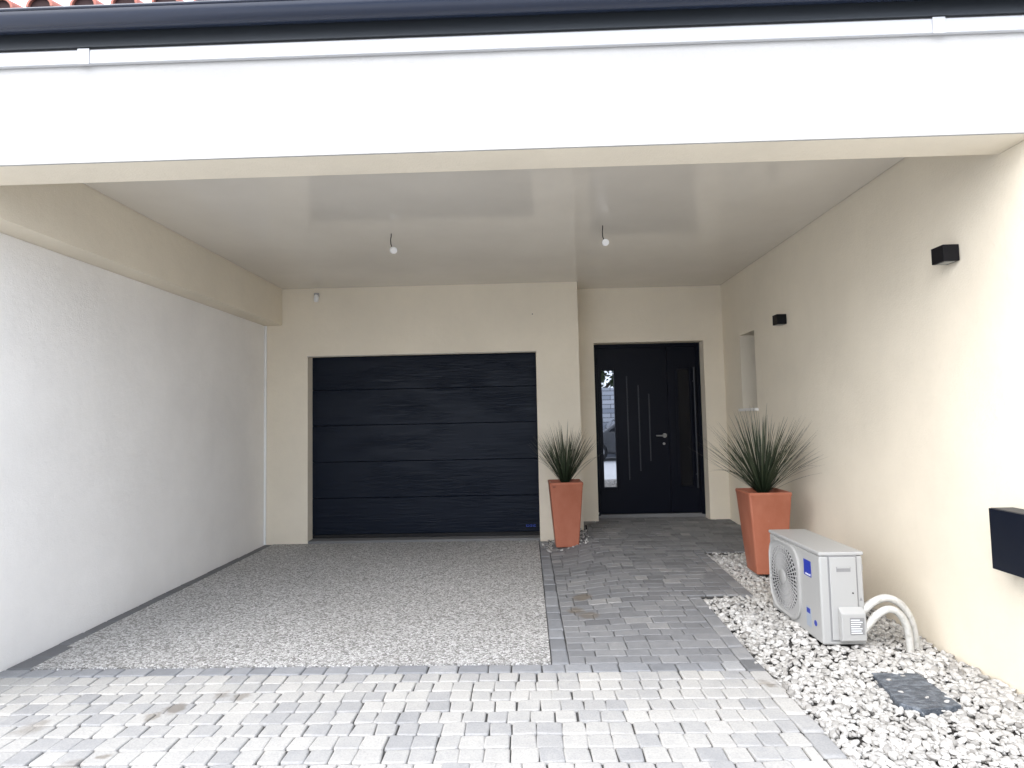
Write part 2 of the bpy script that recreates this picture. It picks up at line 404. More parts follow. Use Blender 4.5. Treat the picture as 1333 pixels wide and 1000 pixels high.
# white pebbles
def gz(x, y):
    """pebble bed surface"""
    return -.032 + .036*max(0, y-3.0) + .008*math.sin(x*5.1+y*3.3) + .03*math.exp(-((x-1.7)**2+(y-3.6)**2)/.12)
def in_bed(x, y):
    if x > R-.012 or y < 1.2: return False
    if y < 4.2: return x > XE+.006
    if y < 5.36: return x > XE2+.006
    return False
vs = []; nx, ny = 24, 60; mb = MB()
for j in range(ny+1):
    for i in range(nx+1):
        X = XE+.004+(R-.002-XE-.004)*i/nx; Y = 1.1+(5.36-1.1)*j/ny
        if Y > 4.2: X = XE2+.004+(R-.002-XE2-.004)*i/nx
        vs.append((X, Y, gz(X, Y)-.018))
mb.add(vs, [(j*(nx+1)+i, j*(nx+1)+i+1, (j+1)*(nx+1)+i+1, (j+1)*(nx+1)+i) for j in range(ny) for i in range(nx)])
tag(obj('gravel_soil', mb, m_bed), 'dark bed beneath the white pebbles', kind='structure')
bm = bmesh.new(); bmesh.ops.create_icosphere(bm, subdivisions=2, radius=1)
bv = np.array([v.co[:] for v in bm.verts]); bf = np.array([[v.index for v in f.verts] for f in bm.faces]); bm.free()
protos = []
for k in range(14):                               # broken, slightly angular stones: sphere cut by random planes
    p = bv.copy()
    for q in range(9):
        n_ = rng.normal(size=3); n_ /= np.linalg.norm(n_); dd = rng.uniform(.62, .86)
        t = p@n_; mk = t > dd; p[mk] -= np.outer((t[mk]-dd)*.93, n_)
    protos.append(p)
def stones(spots, name, mat, label):
    V = []; Fc = []; T = []; off = 0
    for (x, y, z, s_) in spots:
        p = protos[rng.integers(14)]*np.array([1, rng.uniform(.6,.85), rng.uniform(.38,.6)])*s_
        a = rng.uniform(0, 6.28); t = rng.normal(0, .35); u = rng.normal(0, .35)
        Rz = np.array([[math.cos(a), -math.sin(a), 0], [math.sin(a), math.cos(a), 0], [0, 0, 1]])
        Rx = np.array([[1,0,0],[0,math.cos(t),-math.sin(t)],[0,math.sin(t),math.cos(t)]]); Ry = np.array([[math.cos(u),0,math.sin(u)],[0,1,0],[-math.sin(u),0,math.cos(u)]])
        V.append(p@(Rz@Rx@Ry).T+np.array([x, y, z])); Fc.append(bf+off); off += len(p); T.append(np.full(len(bf), rng.beta(3.2, 1.8)))
    V = np.concatenate(V); Fc = np.concatenate(Fc); T = np.concatenate(T)
    me = bpy.data.meshes.new(name); me.vertices.add(len(V)); me.vertices.foreach_set('co', V.ravel())
    me.loops.add(Fc.size); me.loops.foreach_set('vertex_index', Fc.ravel().astype(np.int32))
    me.polygons.add(len(Fc)); me.polygons.foreach_set('loop_start', np.arange(0, Fc.size, 3, dtype=np.int32))
    me.update(calc_edges=True); me.validate()
    me.polygons.foreach_set('use_smooth', [True]*len(Fc)); me.set_sharp_from_angle(angle=R_(32))
    a = me.attributes.new('tone', 'FLOAT', 'FACE'); a.data.foreach_set('value', T)
    me.materials.append(mat); o = bpy.data.objects.new(name, me); COL.objects.link(o)
    return tag(o, label, kind='stuff')
SL = [(1.704,3.069), (1.929,3.059), (1.904,2.729), (1.712,2.691), (1.646,2.76)]
def in_poly(x, y, P_):
    c = False
    for k in range(len(P_)):
        (x1, y1), (x2, y2) = P_[k-1], P_[k]
        if (y1 > y) != (y2 > y) and x < (x2-x1)*(y-y1)/(y2-y1)+x1: c = not c
    return c
sp = []
for k in range(30000):
    x, y = random.uniform(XE, R), 1.3+random.random()**1.0*(5.36-1.3)
    if len(sp) > 11500 or not in_bed(x, y): continue
    if in_poly(x, y, SL) and random.random() < .965: continue
    if 1.60 < x < 1.84 and 3.36 < y < 3.98: continue
    sp.append((x, y, gz(x, y)+random.uniform(-.012, .010), random.choice([.012,.015,.018,.022,.026])*random.uniform(.85,1.1)))
for (x, y) in [(1.74,2.98), (1.80,2.80), (1.72,2.86), (1.86,2.76)]: sp.append((x, y, gz(x, y)+.022, .016))
for k in range(170):                              # a few kicked on to the paving, and the ring round the left pot
    x = XE-abs(random.gauss(0, .012)); y = random.uniform(1.5, 4.2)
    if k > 165: sp.append((x, y, ground(x, y)+.006, random.uniform(.009,.014)))
stones(sp, 'pebbles', m_pebble, 'white pebbles filling the bed along the right wall')
sp = []
for k in range(260):
    x, y = random.uniform(.13, .60), random.uniform(5.74, 6.32)
    if .24 < x < .49 and 5.80 < y < 6.05: continue
    if (abs(x-.37) > .2 and y < 5.95) or y < 5.76: continue
    if x < .2 and y > 6.1: continue
    sp.append((x, y, ground(x, y)+random.uniform(.004,.014), random.uniform(.009,.017)))
stones(sp, 'pebble_patch', m_pebble, 'small white pebbles scattered round the foot of the left planter')

tag(obj('slate_cover', MB().prism(SL, 2, -.05, -.012), m_slate, bevel=.004), 'dark slate slab half buried in the white pebbles', 'cover slab')

# ------------------------------------------------------------ the house
H = empty('house', (0, G, 0), 'cream rendered house with open carport, dark garage door and dark front door', 'house')
GD = (-2.397, .114, .03, 2.0385)
obj('garage_wall', grid_wall(1, G, E+.25-G, L-.25, P, -.3, TOP, [(GD[0], GD[1], -.1, GD[3])]), m_cream, H)
ED = (.786, 2.040, .118, 2.156)
obj('entrance_wall', grid_wall(1, E, .25, P, R, -.3, TOP, [ED]), m_cream, H)
NI = (5.80, 6.19, 1.36, 2.13)
obj('side_wall', grid_wall(0, R, .25, F2, E+.25, -.3, TOP, [NI]), m_cream, H)
obj('wall_end', MB().box(R, R+.25, F, F2-.0005, -.3, BF-.001), m_cream, H)
obj('low_wall', MB().box(R, R+.25, 1.9, F-.0005, -.3, 1.45), m_cream, H, bevel=.006)
obj('side_beam', MB().box(L-.25, LB, F2, G, ZB, TOP), m_cream, H)
obj('facade_render', MB().box(-3.4, R+.45, F-.012, F-.0005, BF+.001, TOP), m_facade, H)
obj('front_beam', MB().box(-3.4, R+.45, F, F2-.001, BF, TOP).box(-3.4, L-.002, F, F2, -.3, BF), m_cream, H)
obj('ceiling', MB().box(LB+.006, R-.006, F2, G-.003, C, C+.02).box(P+.006, R-.006, G-.003, E-.003, C, C+.02), m_ceiling, H)
obj('roof_deck', MB().box(-3.4, R+.25, F2+.01, E+.24, TOP+.002, TOP+.06).box(-3.4, R+.25, F+.01, F2+.01, TOP+.002, TOP+.03), m_black, H)
obj('corner_trim', MB().box(L+.002, L+.024, G-.022, G-.002, 0, ZB-.002), m_plastic, H, bevel=.003)
# white trunking under the gutter with its couplers
t_ = obj('cable_trunking', MB().box(-3.2, 2.6, F-.034, F-.0125, 2.962, 3.028), m_trunk, H, bevel=.004)
for x in (-1.99, 1.855):
    obj('coupler', MB().box(x-.028, x+.028, F-.038, F-.0345, 2.958, 3.032), m_trunk, t_, bevel=.0015)
obj('fascia', MB().box(-3.4, 2.7, F-.030, F-.0125, 3.043, 3.16), m_fascia, H, bevel=.003)
# half-round gutter with rolled lip
gp = []; gc, gr_ = (F-.090, 3.143), .058
for k in range(15):
    a = math.pi+math.pi*k/14; gp.append((gc[0]+gr_*math.cos(a), gc[1]+gr_*math.sin(a)))
inner = [(gc[0]+(gr_-.003)*math.cos(math.pi+math.pi*k/14), gc[1]+(gr_-.003)*math.sin(math.pi+math.pi*k/14)) for k in range(14, -1, -1)]
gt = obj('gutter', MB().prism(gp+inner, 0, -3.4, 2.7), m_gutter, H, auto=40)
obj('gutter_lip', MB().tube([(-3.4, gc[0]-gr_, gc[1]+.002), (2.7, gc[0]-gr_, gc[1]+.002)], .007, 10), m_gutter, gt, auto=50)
# canal tiles: covers, channels and lapped courses running up the slope
SLP = math.tan(R_(17)); y0 = F-.085; pitch = .191; mbt = MB(); mbc = MB(); NC = 16
def arc_course(xc, yb, zb, r0, r1, th, ln, up):
    n = 10; v = []; f = []
    for s_ in (0, 1):
        r = r0 if s_ == 0 else r1; Y = yb+ln*s_; Z = zb+ln*s_*SLP
        for rr in (r, r-th):
            for k in range(n+1):
                a = math.pi*k/n; v.append((xc+rr*math.cos(a), Y, Z+(rr*math.sin(a)*.84 if up else -rr*math.sin(a)*.55)))
    m1 = n+1
    for k in range(n):
        f += [(k, k+1, 2*m1+k+1, 2*m1+k), (m1+k+1, m1+k, 3*m1+k, 3*m1+k+1), (k+1, k, m1+k, m1+k+1), (2*m1+k, 2*m1+k+1, 3*m1+k+1, 3*m1+k)]
    mbt.add(v, f)
for i in range(-18, 15):
    xc = -1.965+.0+pitch*i + random.uniform(-.004,.004)
    for c_ in range(NC):
        yb = y0+c_*.34 + (random.uniform(-.004,.004)); zb = 3.146+(yb-y0)*SLP+.058
        arc_course(xc, yb, zb, .062, .052, .011, .38, True)
        if c_ == 0: mbc.prism([(xc+.0505*math.cos(math.pi*k/10), zb+.005+.0505*.84*math.sin(math.pi*k/10)) for k in range(11)], 1, yb+.012, yb+.030)
        arc_course(xc+pitch/2, yb+.03, zb-.034, .056, .064, .010, .38, False)
nf = len(mbt.f); mbt.add(mbc.v, mbc.f)         # dark mortar plugs added to keep the tile hollows in shade; part of the roof
rt = obj('roof_tiles', mbt, [m_clay, Mat('shaded_closure', (.02,.005,.005), .9).m], H, auto=45)
rt.data.polygons.foreach_set('material_index', [0]*nf+[1]*(len(mbt.f)-nf))
obj('roof_underlay', MB().prism([(F-.02, 3.17), (F+5.4, 3.17+5.42*SLP), (F+5.4, 3.13+5.46*SLP), (F-.02, 3.13)], 0, -3.4, 2.7), m_black, H)

# garage door in its opening
gd = obj('garage_door', MB().box(GD[0]-.05, GD[1]+.05, G+.172, G+.19, .0, 2.08), m_gap, H)
zs = [.068, .466, .864, 1.268, 1.665, 2.036]
for k in range(5):
    mbp = MB().prism([(G+.14, zs[k]+.004), (G+.14, zs[k+1]-.004), (G+.146, zs[k+1]-.0005), (G+.171, zs[k+1]-.0005), (G+.171, zs[k]+.0005), (G+.146, zs[k]+.0005)], 0, GD[0]+.001, GD[1]-.001)
    obj('door_panel', mbp, m_gdoor, gd, bevel=.0015)
bx = MB()                                        # small blue maker's plate near the lower right corner
for (a, b, c_, d_) in [(-.06,-.035,.0,.004), (-.06,-.035,.018,.022), (-.064,-.060,.0,.022), (-.035,-.031,.0,.022), (-.022,-.002,.0,.004), (-.022,-.002,.018,.022), (-.012,-.008,.005,.017), (.008,.013,.0,.022), (.020,.04,.0,.004), (.020,.024,.005,.017), (.02,.04,.018,.022)]:
    bx.box(.03+a, .03+b, G+.1375, G+.1395, .122+c_, .122+d_)
obj('maker_badge', bx, m_bluemark, gd)
obj('door_sill', MB().box(GD[0]+.001, GD[1]-.001, G+.004, G+.17, -.09, .026), m_sill, gd)
obj('bottom_seal', MB().box(GD[0]+.002, GD[1]-.002, G+.142, G+.17, .031, .067), m_gap, gd)
obj('lintel_trim', MB().box(GD[0]-.004, GD[1]+.004, G-.003, G+.02, GD[3]-.012, GD[3]-.001), m_trim, H)
# front door
YD = E+.165
fd = obj('front_door', MB().box(ED[0], ED[1], YD+.045, YD+.08, .12, 2.156), m_fdoor, H)
obj('door_frame', MB().box(ED[0]+.001, ED[0]+.045, YD-.006, YD+.044, .16, 2.154).box(ED[1]-.042, ED[1]-.001, YD-.006, YD+.044, .16, 2.154).box(ED[0]+.0455, ED[1]-.0425, YD-.006, YD+.044, 2.112, 2.154), m_fdoor, fd, bevel=.003)
SPX = 1.655
GX = (.885, 1.032, .484, 1.846); G2 = (1.775, 1.915, .484, 1.846)
leaf = obj('door_leaf', grid_wall(1, YD+.004, .04, ED[0]+.047, SPX-.002, .182, 2.110, [GX]), m_fdoor, fd, bevel=.002)
leaf2 = obj('side_leaf', grid_wall(1, YD+.004, .04, SPX+.002, ED[1]-.044, .182, 2.110, [G2]), m_fdoor, fd, bevel=.002)
for lf, g_, mt in ((leaf, GX, m_mirror), (leaf2, G2, m_darkglass)):
    obj('glass_strip', MB().box(g_[0]+.001, g_[1]-.001, YD+.020, YD+.028, g_[2]+.001, g_[3]-.001), mt, lf)
    fm = MB(); a, b, c_, d_ = g_[0]-.030, g_[1]+.022, g_[2]-.032, g_[3]+.034
    fm.box(a, g_[0]+.0, YD-.006, YD+.003, c_, d_).box(g_[1], b, YD-.006, YD+.003, c_, d_).box(g_[0]+.0005, g_[1]-.0005, YD-.006, YD+.003, c_, g_[2]).box(g_[0]+.0005, g_[1]-.0005, YD-.006, YD+.003, g_[3], d_)
    obj('glazing_bead', fm, m_fdoor, lf, bevel=.003)
for (x, z0, z1) in ((1.180, .565, 1.776), (1.312, .666, 1.667), (1.433, .779, 1.563)):
    obj('metal_strip', MB().box(x-.007, x+.007, YD-.002, YD+.0035, z0, z1), m_darksteel, leaf, bevel=.0015)
pb = obj('pull_bar', MB().tube([(1.953, YD-.045, .465), (1.953, YD-.045, 1.864)], .011, 14), m_darksteel, leaf2, auto=50)
obj('bar_mount', MB().tube([(1.953, YD-.045, .62), (1.953, YD+.004, .62)], .008), m_darksteel, leaf2, auto=50)
obj('bar_mount', MB().tube([(1.953, YD-.045, 1.70), (1.953, YD+.004, 1.70)], .008), m_darksteel, leaf2, auto=50)
hz = 1.073
obj('handle', MB().tube([(1.600, YD+.003, hz), (1.600, YD-.008, hz)], .025, 20).tube([(1.600, YD-.008, hz), (1.600, YD-.050, hz), (1.592, YD-.056, hz), (1.575, YD-.056, hz), (1.492, YD-.054, hz+.002)], [.010,.010,.010,.0095,.009], 14), m_steel, leaf, auto=50)
obj('keyhole', MB().tube([(1.590, YD+.003, .978), (1.590, YD-.008, .978)], .014, 16), m_steel, leaf, auto=50)
obj('threshold', MB().box(ED[0]+.002, ED[1]-.002, YD-.004, YD+.044, .125, .172), m_sill, fd, bevel=.003)
obj('door_stop', MB().tube([(.80, YD-.012, .178), (.80, YD-.012, .200)], .010, 12), m_plastic, fd, auto=50)
for z in (.45, 1.15, 1.95): obj('hinge', MB().tube([(ED[0]+.050, YD-.008, z-.04), (ED[0]+.050, YD-.008, z+.04)], .006, 10), m_fdoor, leaf, auto=50)
# slit window of the side wall
wn = obj('slit_window', MB().box(R+.185, R+.20, NI[0]+.001, NI[1]-.001, NI[2]+.001, NI[3]-.001), m_darkglass, H)
obj('window_frame', MB().box(R+.165, R+.184, NI[0]+.001, NI[0]+.035, NI[2]+.002, NI[3]-.002).box(R+.165, R+.184, NI[1]-.035, NI[1]-.001, NI[2]+.002, NI[3]-.002)
    .box(R+.165, R+.184, NI[0]+.036, NI[1]-.036, NI[2]+.002, NI[2]+.035).box(R+.165, R+.184, NI[0]+.036, NI[1]-.036, NI[3]-.035, NI[3]-.002), m_charcoal, wn)
obj('window_sill', MB().box(R-.038, R-.0005, NI[0]-.03, NI[1]+.03, NI[2]-.028, NI[2]-.001).box(R-.0005, R+.16, NI[0]+.002, NI[1]-.002, NI[2]-.002, NI[2]+.004), m_white_render, wn, bevel=.003)
obj('screw_hole', MB().tube([(.084, G+.001, 2.443), (.084, G-.003, 2.443)], .006, 8), m_black, H)

# boundary wall carrying the side beam
bw = obj('boundary_wall', MB().box(L-.25, L, F2+.001, G-.001, -.3, ZB-.002), m_white_render)
tag(bw, 'long plain white rendered wall closing the left side of the carport', 'wall')

# ------------------------------------------------------------ fittings on walls and ceiling
def copy_tree(o, parent=None):
    c = o.copy(); COL.objects.link(c)
    if parent is not None: c.parent = parent
    for ch in list(o.children): copy_tree(ch, c)
    return c
wl = empty('wall_lamp', (R, 3.09, 2.117), 'black cube wall lamp high on the right wall, the larger one near the carport opening', 'wall lamp', 'black cube lamps on the right wall')
hh, b_ = .043, .085
body = MB().box(-b_, -.004, -.046, .046, -hh, hh)
obj('body', body, m_black, None, bevel=.0015).parent = wl
o_ = obj('lens', MB().box(-b_+.012, -.02, -.034, .034, -hh-.003, -hh-.0005), m_lens); o_.parent = wl
o_ = obj('mount', MB().box(-.0038, -.0002, -.040, .040, -hh+.004, hh-.004), m_black); o_.parent = wl
w2 = copy_tree(wl); w2.location = (R, 5.115, 2.117)
w2['label'] = 'black cube wall lamp above the slit window, the one nearer the front door'

def pendant(x, y, turn, label):
    e = empty('ceiling_socket', (x, y, C), label, 'ceiling socket', 'capped sockets hanging from the ceiling')
    pts = [(0,0,.002), (.0,0,-.02), (-.004,-.002,-.05), (-.003,0,-.085), (.004,.002,-.108), (.014,.0,-.118)]
    o = obj('cable', MB().tube(pts, .0035, 8), m_black); o.parent = e
    a = Vector((math.sin(turn), -math.cos(turn), -.25)).normalized(); c = Vector((.018, 0, -.135))
    o = obj('cap', MB().tube([c-a*.017, c-a*.014, c+a*.010, c+a*.013], [.022,.027,.027,.023], 24), m_plastic, auto=35); o.parent = e
    return e
pendant(-1.045, 4.53, .75, 'white capped lamp socket hanging on a short black cable before the garage door')
pendant(.622, 4.48, .0, 'round white lamp cap hanging on a short black cable before the front door')
ms = empty('motion_sensor', (-2.293, G, 2.69), 'small white motion sensor on the garage wall just under the ceiling', 'motion sensor')
o_ = obj('base', MB().box(-.028, .028, -.024, -.001, .0, .046), m_acgrille, bevel=.006); o_.parent = ms
o_ = obj('neck', MB().tube([(0, -.018, .018), (.004, -.045, .012)], .012, 14), m_plastic, auto=50); o_.parent = ms
o_ = obj('eye', MB().tube([(.008,-.044,.012), (.008,-.047,-.006), (.008,-.048,-.046), (.008,-.048,-.062)], [.020,.027,.027,.017], 20), m_plastic, auto=40); o_.parent = ms
# letterbox
lb = empty('letterbox', (R, 2.64, .7), 'dark anthracite box letterbox fixed to the right wall at the edge of the view', 'letterbox')
o_ = obj('body', MB().box(2.158-R, -.001, -.19, .182, -.142, .14), m_mail, bevel=.004); o_.parent = lb
o_ = obj('door', MB().box(2.150-R, 2.1575-R, -.188, .180, -.140, .1385), m_mail, bevel=.002); o_.parent = lb
o_ = obj('lock', MB().tube([(2.150-R, -.15, .0), (2.145-R, -.15, .0)], .009, 14), m_steel, auto=40); o_.parent = lb

# ------------------------------------------------------------ planters and plants
def rsq(h_, r, z, n=4):
    pts = []
    for cx, cy, a0 in ((h_-r, h_-r, 0), (-h_+r, h_-r, 90), (-h_+r, -h_+r, 180), (h_-r, -h_+r, 270)):
        for k in range(n+1):
            a = R_(a0+90*k/n); pts.append((cx+r*math.cos(a), cy+r*math.sin(a), z))
    return pts
def planter(x, y, rz, label):
    e = empty('planter_pot', (x, y, ground(x, y)+.001), label, 'plant pot', 'tall tapered terracotta planters'); e.rotation_euler.z = rz
    HT, a, b = .635, .113, .166
    rings = [rsq(a-.006, .010, 0), rsq(a, .014, .006), rsq(a+(b-a)*.5, .016, HT*.5), rsq(b-.004, .018, HT-.030), rsq(b-.001, .018, HT-.026), rsq(b, .018, HT-.006), rsq(b-.005, .015, HT),
             rsq(b-.018, .012, HT), rsq(b-.022, .012, HT-.005), rsq(b-.030, .010, HT-.06)]
    n = len(rings[0]); v = sum(rings, []); f = [tuple(range(n-1, -1, -1))]
    for r in range(len(rings)-1):
        for k in range(n): f.append((r*n+k, r*n+(k+1)%n, (r+1)*n+(k+1)%n, (r+1)*n+k))
    o = obj('pot_body', MB().add(v, f), m_terra, auto=35); o.parent = e
    s_ = rsq(b-.024, .010, HT-.045); o = obj('soil', MB().add(s_, [tuple(range(n))]), m_soil); o.parent = e
    return e
pl = planter(.368, 5.93, .02, 'terracotta planter at the foot of the wall between garage and front door')
o_ = obj('maker_plate', MB().box(-.135, -.108, -.1668, -.1655, .585, .603), Mat('plate_brown', (.22,.06,.03), .5).m); o_.parent = pl; o_.rotation_euler = (0,0,0)
planter(1.868, 4.755, -.02, 'terracotta planter standing in pebbles behind the air conditioning unit')

def spiky(x, y, z, n, ln, spread, seed, label):
    rnd = random.Random(seed); mb = MB(); tone = []
    for k in range(n):
        az = rnd.uniform(0, 2*math.pi); q = (rnd.random())**.62
        th0 = q*spread*rnd.uniform(.8,1.1)*.66; bend = rnd.uniform(.0,.34)*(.25+q)*spread*.95
        l_ = ln*rnd.uniform(.80,1.08)*(1-.10*q); w0 = rnd.uniform(.0028,.0044)
        px = Vector((math.cos(az)*rnd.uniform(0,.022), math.sin(az)*rnd.uniform(0,.022), 0)); p = px.copy(); N = 8
        d = Vector((math.cos(az), math.sin(az), 0)); sd_ = Vector((-math.sin(az), math.cos(az), 0)); tw = rnd.uniform(-.7,.7); wob = rnd.uniform(-.08,.08)
        if rnd.random() < .06: bend += rnd.uniform(.5,1.0); l_ *= .9
        v = []; T = []
        tipdry = rnd.random() < .35; base_t = rnd.uniform(.25,.75)
        for i in range(N+1):
            u = i/N; th = th0+bend*u**1.6
            side = (sd_*math.cos(tw)+Vector((0,0,1))*math.sin(tw)*.4).normalized()
            w_ = w0*(1-.15*u) if u < .6 else w0*(.91)*(1-(u-.6)/.4)**.8+.0004
            nrm = (d*math.cos(th)-Vector((0,0,1))*math.sin(th))
            v += [p-side*w_, p-nrm*w_*.45, p+side*w_]
            p = p+(d*math.sin(th)+Vector((0,0,1))*math.cos(th)+sd_*wob*u)*(l_/N)
        f = []
        for i in range(N):
            f += [(i*3, i*3+1, i*3+4, i*3+3), (i*3+1, i*3+2, i*3+5, i*3+4)]
            t = base_t*(.15+.85*min(1, (i+.5)/N*1.6)); t = t if not (tipdry and i >= N-2) else .97
            T += [t, t]
        mb.add(v, f); tone += T
    o = obj('spiky_plant', mb, m_leaf); o.location = (x, y, z); set_tone(o, tone)
    o.data.polygons.foreach_set('use_smooth', [True]*len(o.data.polygons))
    return tag(o, label, 'plant', 'spiky grass-like plants in the planters')
spiky(.368, 5.93, .585+ground(.368,5.93), 200, .63, R_(62), 3, 'spiky narrow-leaved plant growing in the planter beside the garage door')
spiky(1.868, 4.755, .595+ground(1.868,4.755), 250, .70, R_(80), 5, 'wide spiky plant with arching thin leaves in the planter by the right wall')
tag(obj('cable_stub', MB().tube([(.600, 6.22, .03), (.603, 6.225, .10), (.596, 6.24, .17)], .009, 8), m_black, auto=60), 'short black cable end sticking up from the ground behind the left planter', 'cable')

# ------------------------------------------------------------ outdoor unit
AX0, AX1, AY0, AY1, AZ0, AZ1 = 1.600, 1.838, 3.330, 3.995, .024, .528
ac = empty('air_conditioning_unit', (1.72, 3.66, 0), 'off-white outdoor air conditioning unit standing on pebbles by the right wall', 'air conditioner')
cas = obj('casing', MB().box(AX0, AX1, AY0, AY1, AZ0, AZ1-.022), m_ac, ac, bevel=.012, seg=4)
obj('top_lid', MB().box(AX0-.004, AX1+.004, AY0-.004, AY1+.004, AZ1-.0205, AZ1), m_ac, ac, bevel=.006, seg=3)
for y in (AY0+.10, AY1-.12): obj('foot', MB().box(AX0+.01, AX1-.01, y, y+.05, -.03, AZ0-.0005), m_acdark, ac)
# fan grille on the face towards the path
YC, ZC, RF = 3.785, .275, .190
def rrect(y0, y1, z0, z1, r, n=8):
    pts = []
    for cy, cz, a0 in ((y1-r, z1-r, 0), (y0+r, z1-r, 90), (y0+r, z0+r, 180), (y1-r, z0+r, 270)):
        for k in range(n+1): a = R_(a0+90*k/n); pts.append((cy+r*math.cos(a), cz+r*math.sin(a)))
    return pts
gr = obj('fan_grille', MB().tube([(AX0-.001, YC, ZC), (AX0-.003, YC, ZC)], .001, 6), m_acgrille, ac)
def loft(loops, close=True):
    n = len(loops[0]); f = []
    for r in range(len(loops)-1):
        for k in range(n): f.append((r*n+k, r*n+(k+1)%n, (r+1)*n+(k+1)%n, (r+1)*n+k))
    return MB().add(sum(loops, []), f)
oy0, oy1, oz0, oz1 = 3.562, 3.988, .048, .500
n8 = 8
O = rrect(oy0, oy1, oz0, oz1, .13, n8); O2 = rrect(oy0+.010, oy1-.010, oz0+.010, oz1-.010, .125, n8); O3 = rrect(oy0+.024, oy1-.02, oz0+.02, oz1-.02, .118, n8)
rim = loft([[(AX0-.0005, y, z) for y, z in O], [(AX0-.012, y, z) for y, z in O], [(AX0-.017, y, z) for y, z in O2], [(AX0-.008, y, z) for y, z in O3]])
obj('grille_rim', rim, m_ac, gr, auto=60)
n_ = len(O3); mb = MB(); ang = [math.atan2(z-ZC, y-YC) for y, z in O3]
ci = [(AX0-.006, YC+RF*1.0*math.cos(a), ZC+RF*math.sin(a)) for a in ang]
mb.add([(AX0-.008, y, z) for y, z in O3]+ci, [(k, (k+1)%n_, n_+(k+1)%n_, n_+k) for k in range(n_)])
obj('grille_plate', mb, m_acgrille, gr)
dark = MB().tube([(AX0-.0045, YC, ZC), (AX0-.0015, YC, ZC)], RF+.004, 48)
obj('fan_recess', dark, m_acdark, gr)
sl_ = MB()
for k in range(44):                               # swept radial slats
    a = 2*math.pi*k/44; c_, s_ = math.cos(a), math.sin(a); c2, s2 = math.cos(a+.16), math.sin(a+.16)
    r0, r1 = .042, RF+.003; t = .0021
    P0 = (YC+r0*c_, ZC+r0*s_); P1 = (YC+r1*c2, ZC+r1*s2); dx, dz = P1[0]-P0[0], P1[1]-P0[1]; q = math.hypot(dx, dz); nx_, nz_ = -dz/q, dx/q
    pts = [(P0[0]-nx_*t*.7, P0[1]-nz_*t*.7), (P1[0]-nx_*t*2.2, P1[1]-nz_*t*2.2), (P1[0]+nx_*t*2.2, P1[1]+nz_*t*2.2), (P0[0]+nx_*t*.7, P0[1]+nz_*t*.7)]
    sl_.prism(pts, 0, AX0-.0130+.0, AX0-.0075)
obj('grille_slats', sl_, m_acgrille, gr)
ri = MB()
for r in (.075, .11, .145, .178):
    ri.tube([(AX0-.0105, YC+r*math.cos(2*math.pi*k/48), ZC+r*math.sin(2*math.pi*k/48)) for k in range(49)], .0020, 6, False)
obj('grille_rings', ri, m_acgrille, gr)
obj('hub_cap', MB().tube([(AX0-.006, YC, ZC), (AX0-.015, YC, ZC), (AX0-.018, YC, ZC)], [.046,.046,.040], 32), m_ac, gr, auto=30)
# stickers
lb1 = obj('brand_sticker', MB().box(AX0-.0015, AX0-.0003, 3.430, 3.516, .362, .452), m_blue, ac)
wm = MB(); y = 3.438                              # unreadable small white wordmark low on the sticker
for wd, up_ in ((.008,1), (.006,0), (.008,0), (.003,1), (.007,0), (.008,0), (.006,1), (.008,0)):
    wm.box(AX0-.0021, AX0-.0016, y, y+wd*.75, .368, .376+.004*up_); y += wd+.0012
obj('wordmark', wm, m_whitemark, lb1)
obj('rating_label', MB().box(AX0-.0015, AX0-.0003, 3.455, 3.510, .075, .185), m_greylabel, ac)
obj('label_bar', MB().box(AX0-.0022, AX0-.0016, 3.462, 3.503, .150, .178), m_blue, ac)
obj('round_sticker', MB().tube([(AX0-.0015, 3.405, .118), (AX0-.0003, 3.405, .118)], .016, 24), m_blue, ac)
# service side towards the camera
sv = obj('service_cover', MB().box(1.652, 1.796, AY0-.009, AY0-.0005, .052, .500), m_ac, ac, bevel=.006, seg=3)
obj('cover_joint', MB().box(1.644, 1.804, AY0-.0015, AY0-.0002, .044, .508), m_acgrey, ac)
obj('hand_grip', MB().box(1.687, 1.763, AY0-.0105, AY0-.0092, .422, .448), m_acgrey, sv)
obj('grip_lip', MB().box(1.690, 1.760, AY0-.013, AY0-.0106, .440, .4475), m_ac, sv, bevel=.001)
obj('screw', MB().tube([(1.770, AY0-.0092, .306), (1.770, AY0-.0115, .306)], .0045, 12), m_acdark, sv)
vc = obj('valve_cover', MB().prism([(AY0-.0095, .235), (AY0-.045, .205), (AY0-.045, .062), (AY0-.030, .050), (AY0-.0095, .050)], 0, 1.684, 1.816), m_ac, ac, bevel=.005, seg=3)
obj('valve_label', MB().box(1.727, 1.802, AY0-.0468, AY0-.0452, .095, .185), m_acgrey, vc)
lab = MB()
for k in range(7): lab.box(1.731, 1.731+random.uniform(.045,.066), AY0-.0476, AY0-.0470, .102+k*.0115, .1065+k*.0115)
obj('label_lines', lab, m_whitemark, vc)
obj('warning_mark', MB().prism([(1.808, .262), (1.826, .262), (1.817, .280)], 1, AY0-.0012, AY0-.0003), m_acgrey, ac)
obj('back_bracket', MB().box(AX1+.0005, AX1+.008, AY0+.02, AY0+.05, .42, .455), m_ac, ac)
def arc_pts(ctrl, n=28):
    pts = [Vector(p) for p in ctrl]; res = []
    for i in range(len(pts)-1):
        p0 = pts[max(i-1,0)]; p1 = pts[i]; p2 = pts[i+1]; p3 = pts[min(i+2, len(pts)-1)]
        for k in range(8):
            t = k/8; res.append(.5*((2*p1)+(p2-p0)*t+(2*p0-5*p1+4*p2-p3)*t*t+(3*p1-p0-3*p2+p3)*t**3))
    res.append(pts[-1]); return res
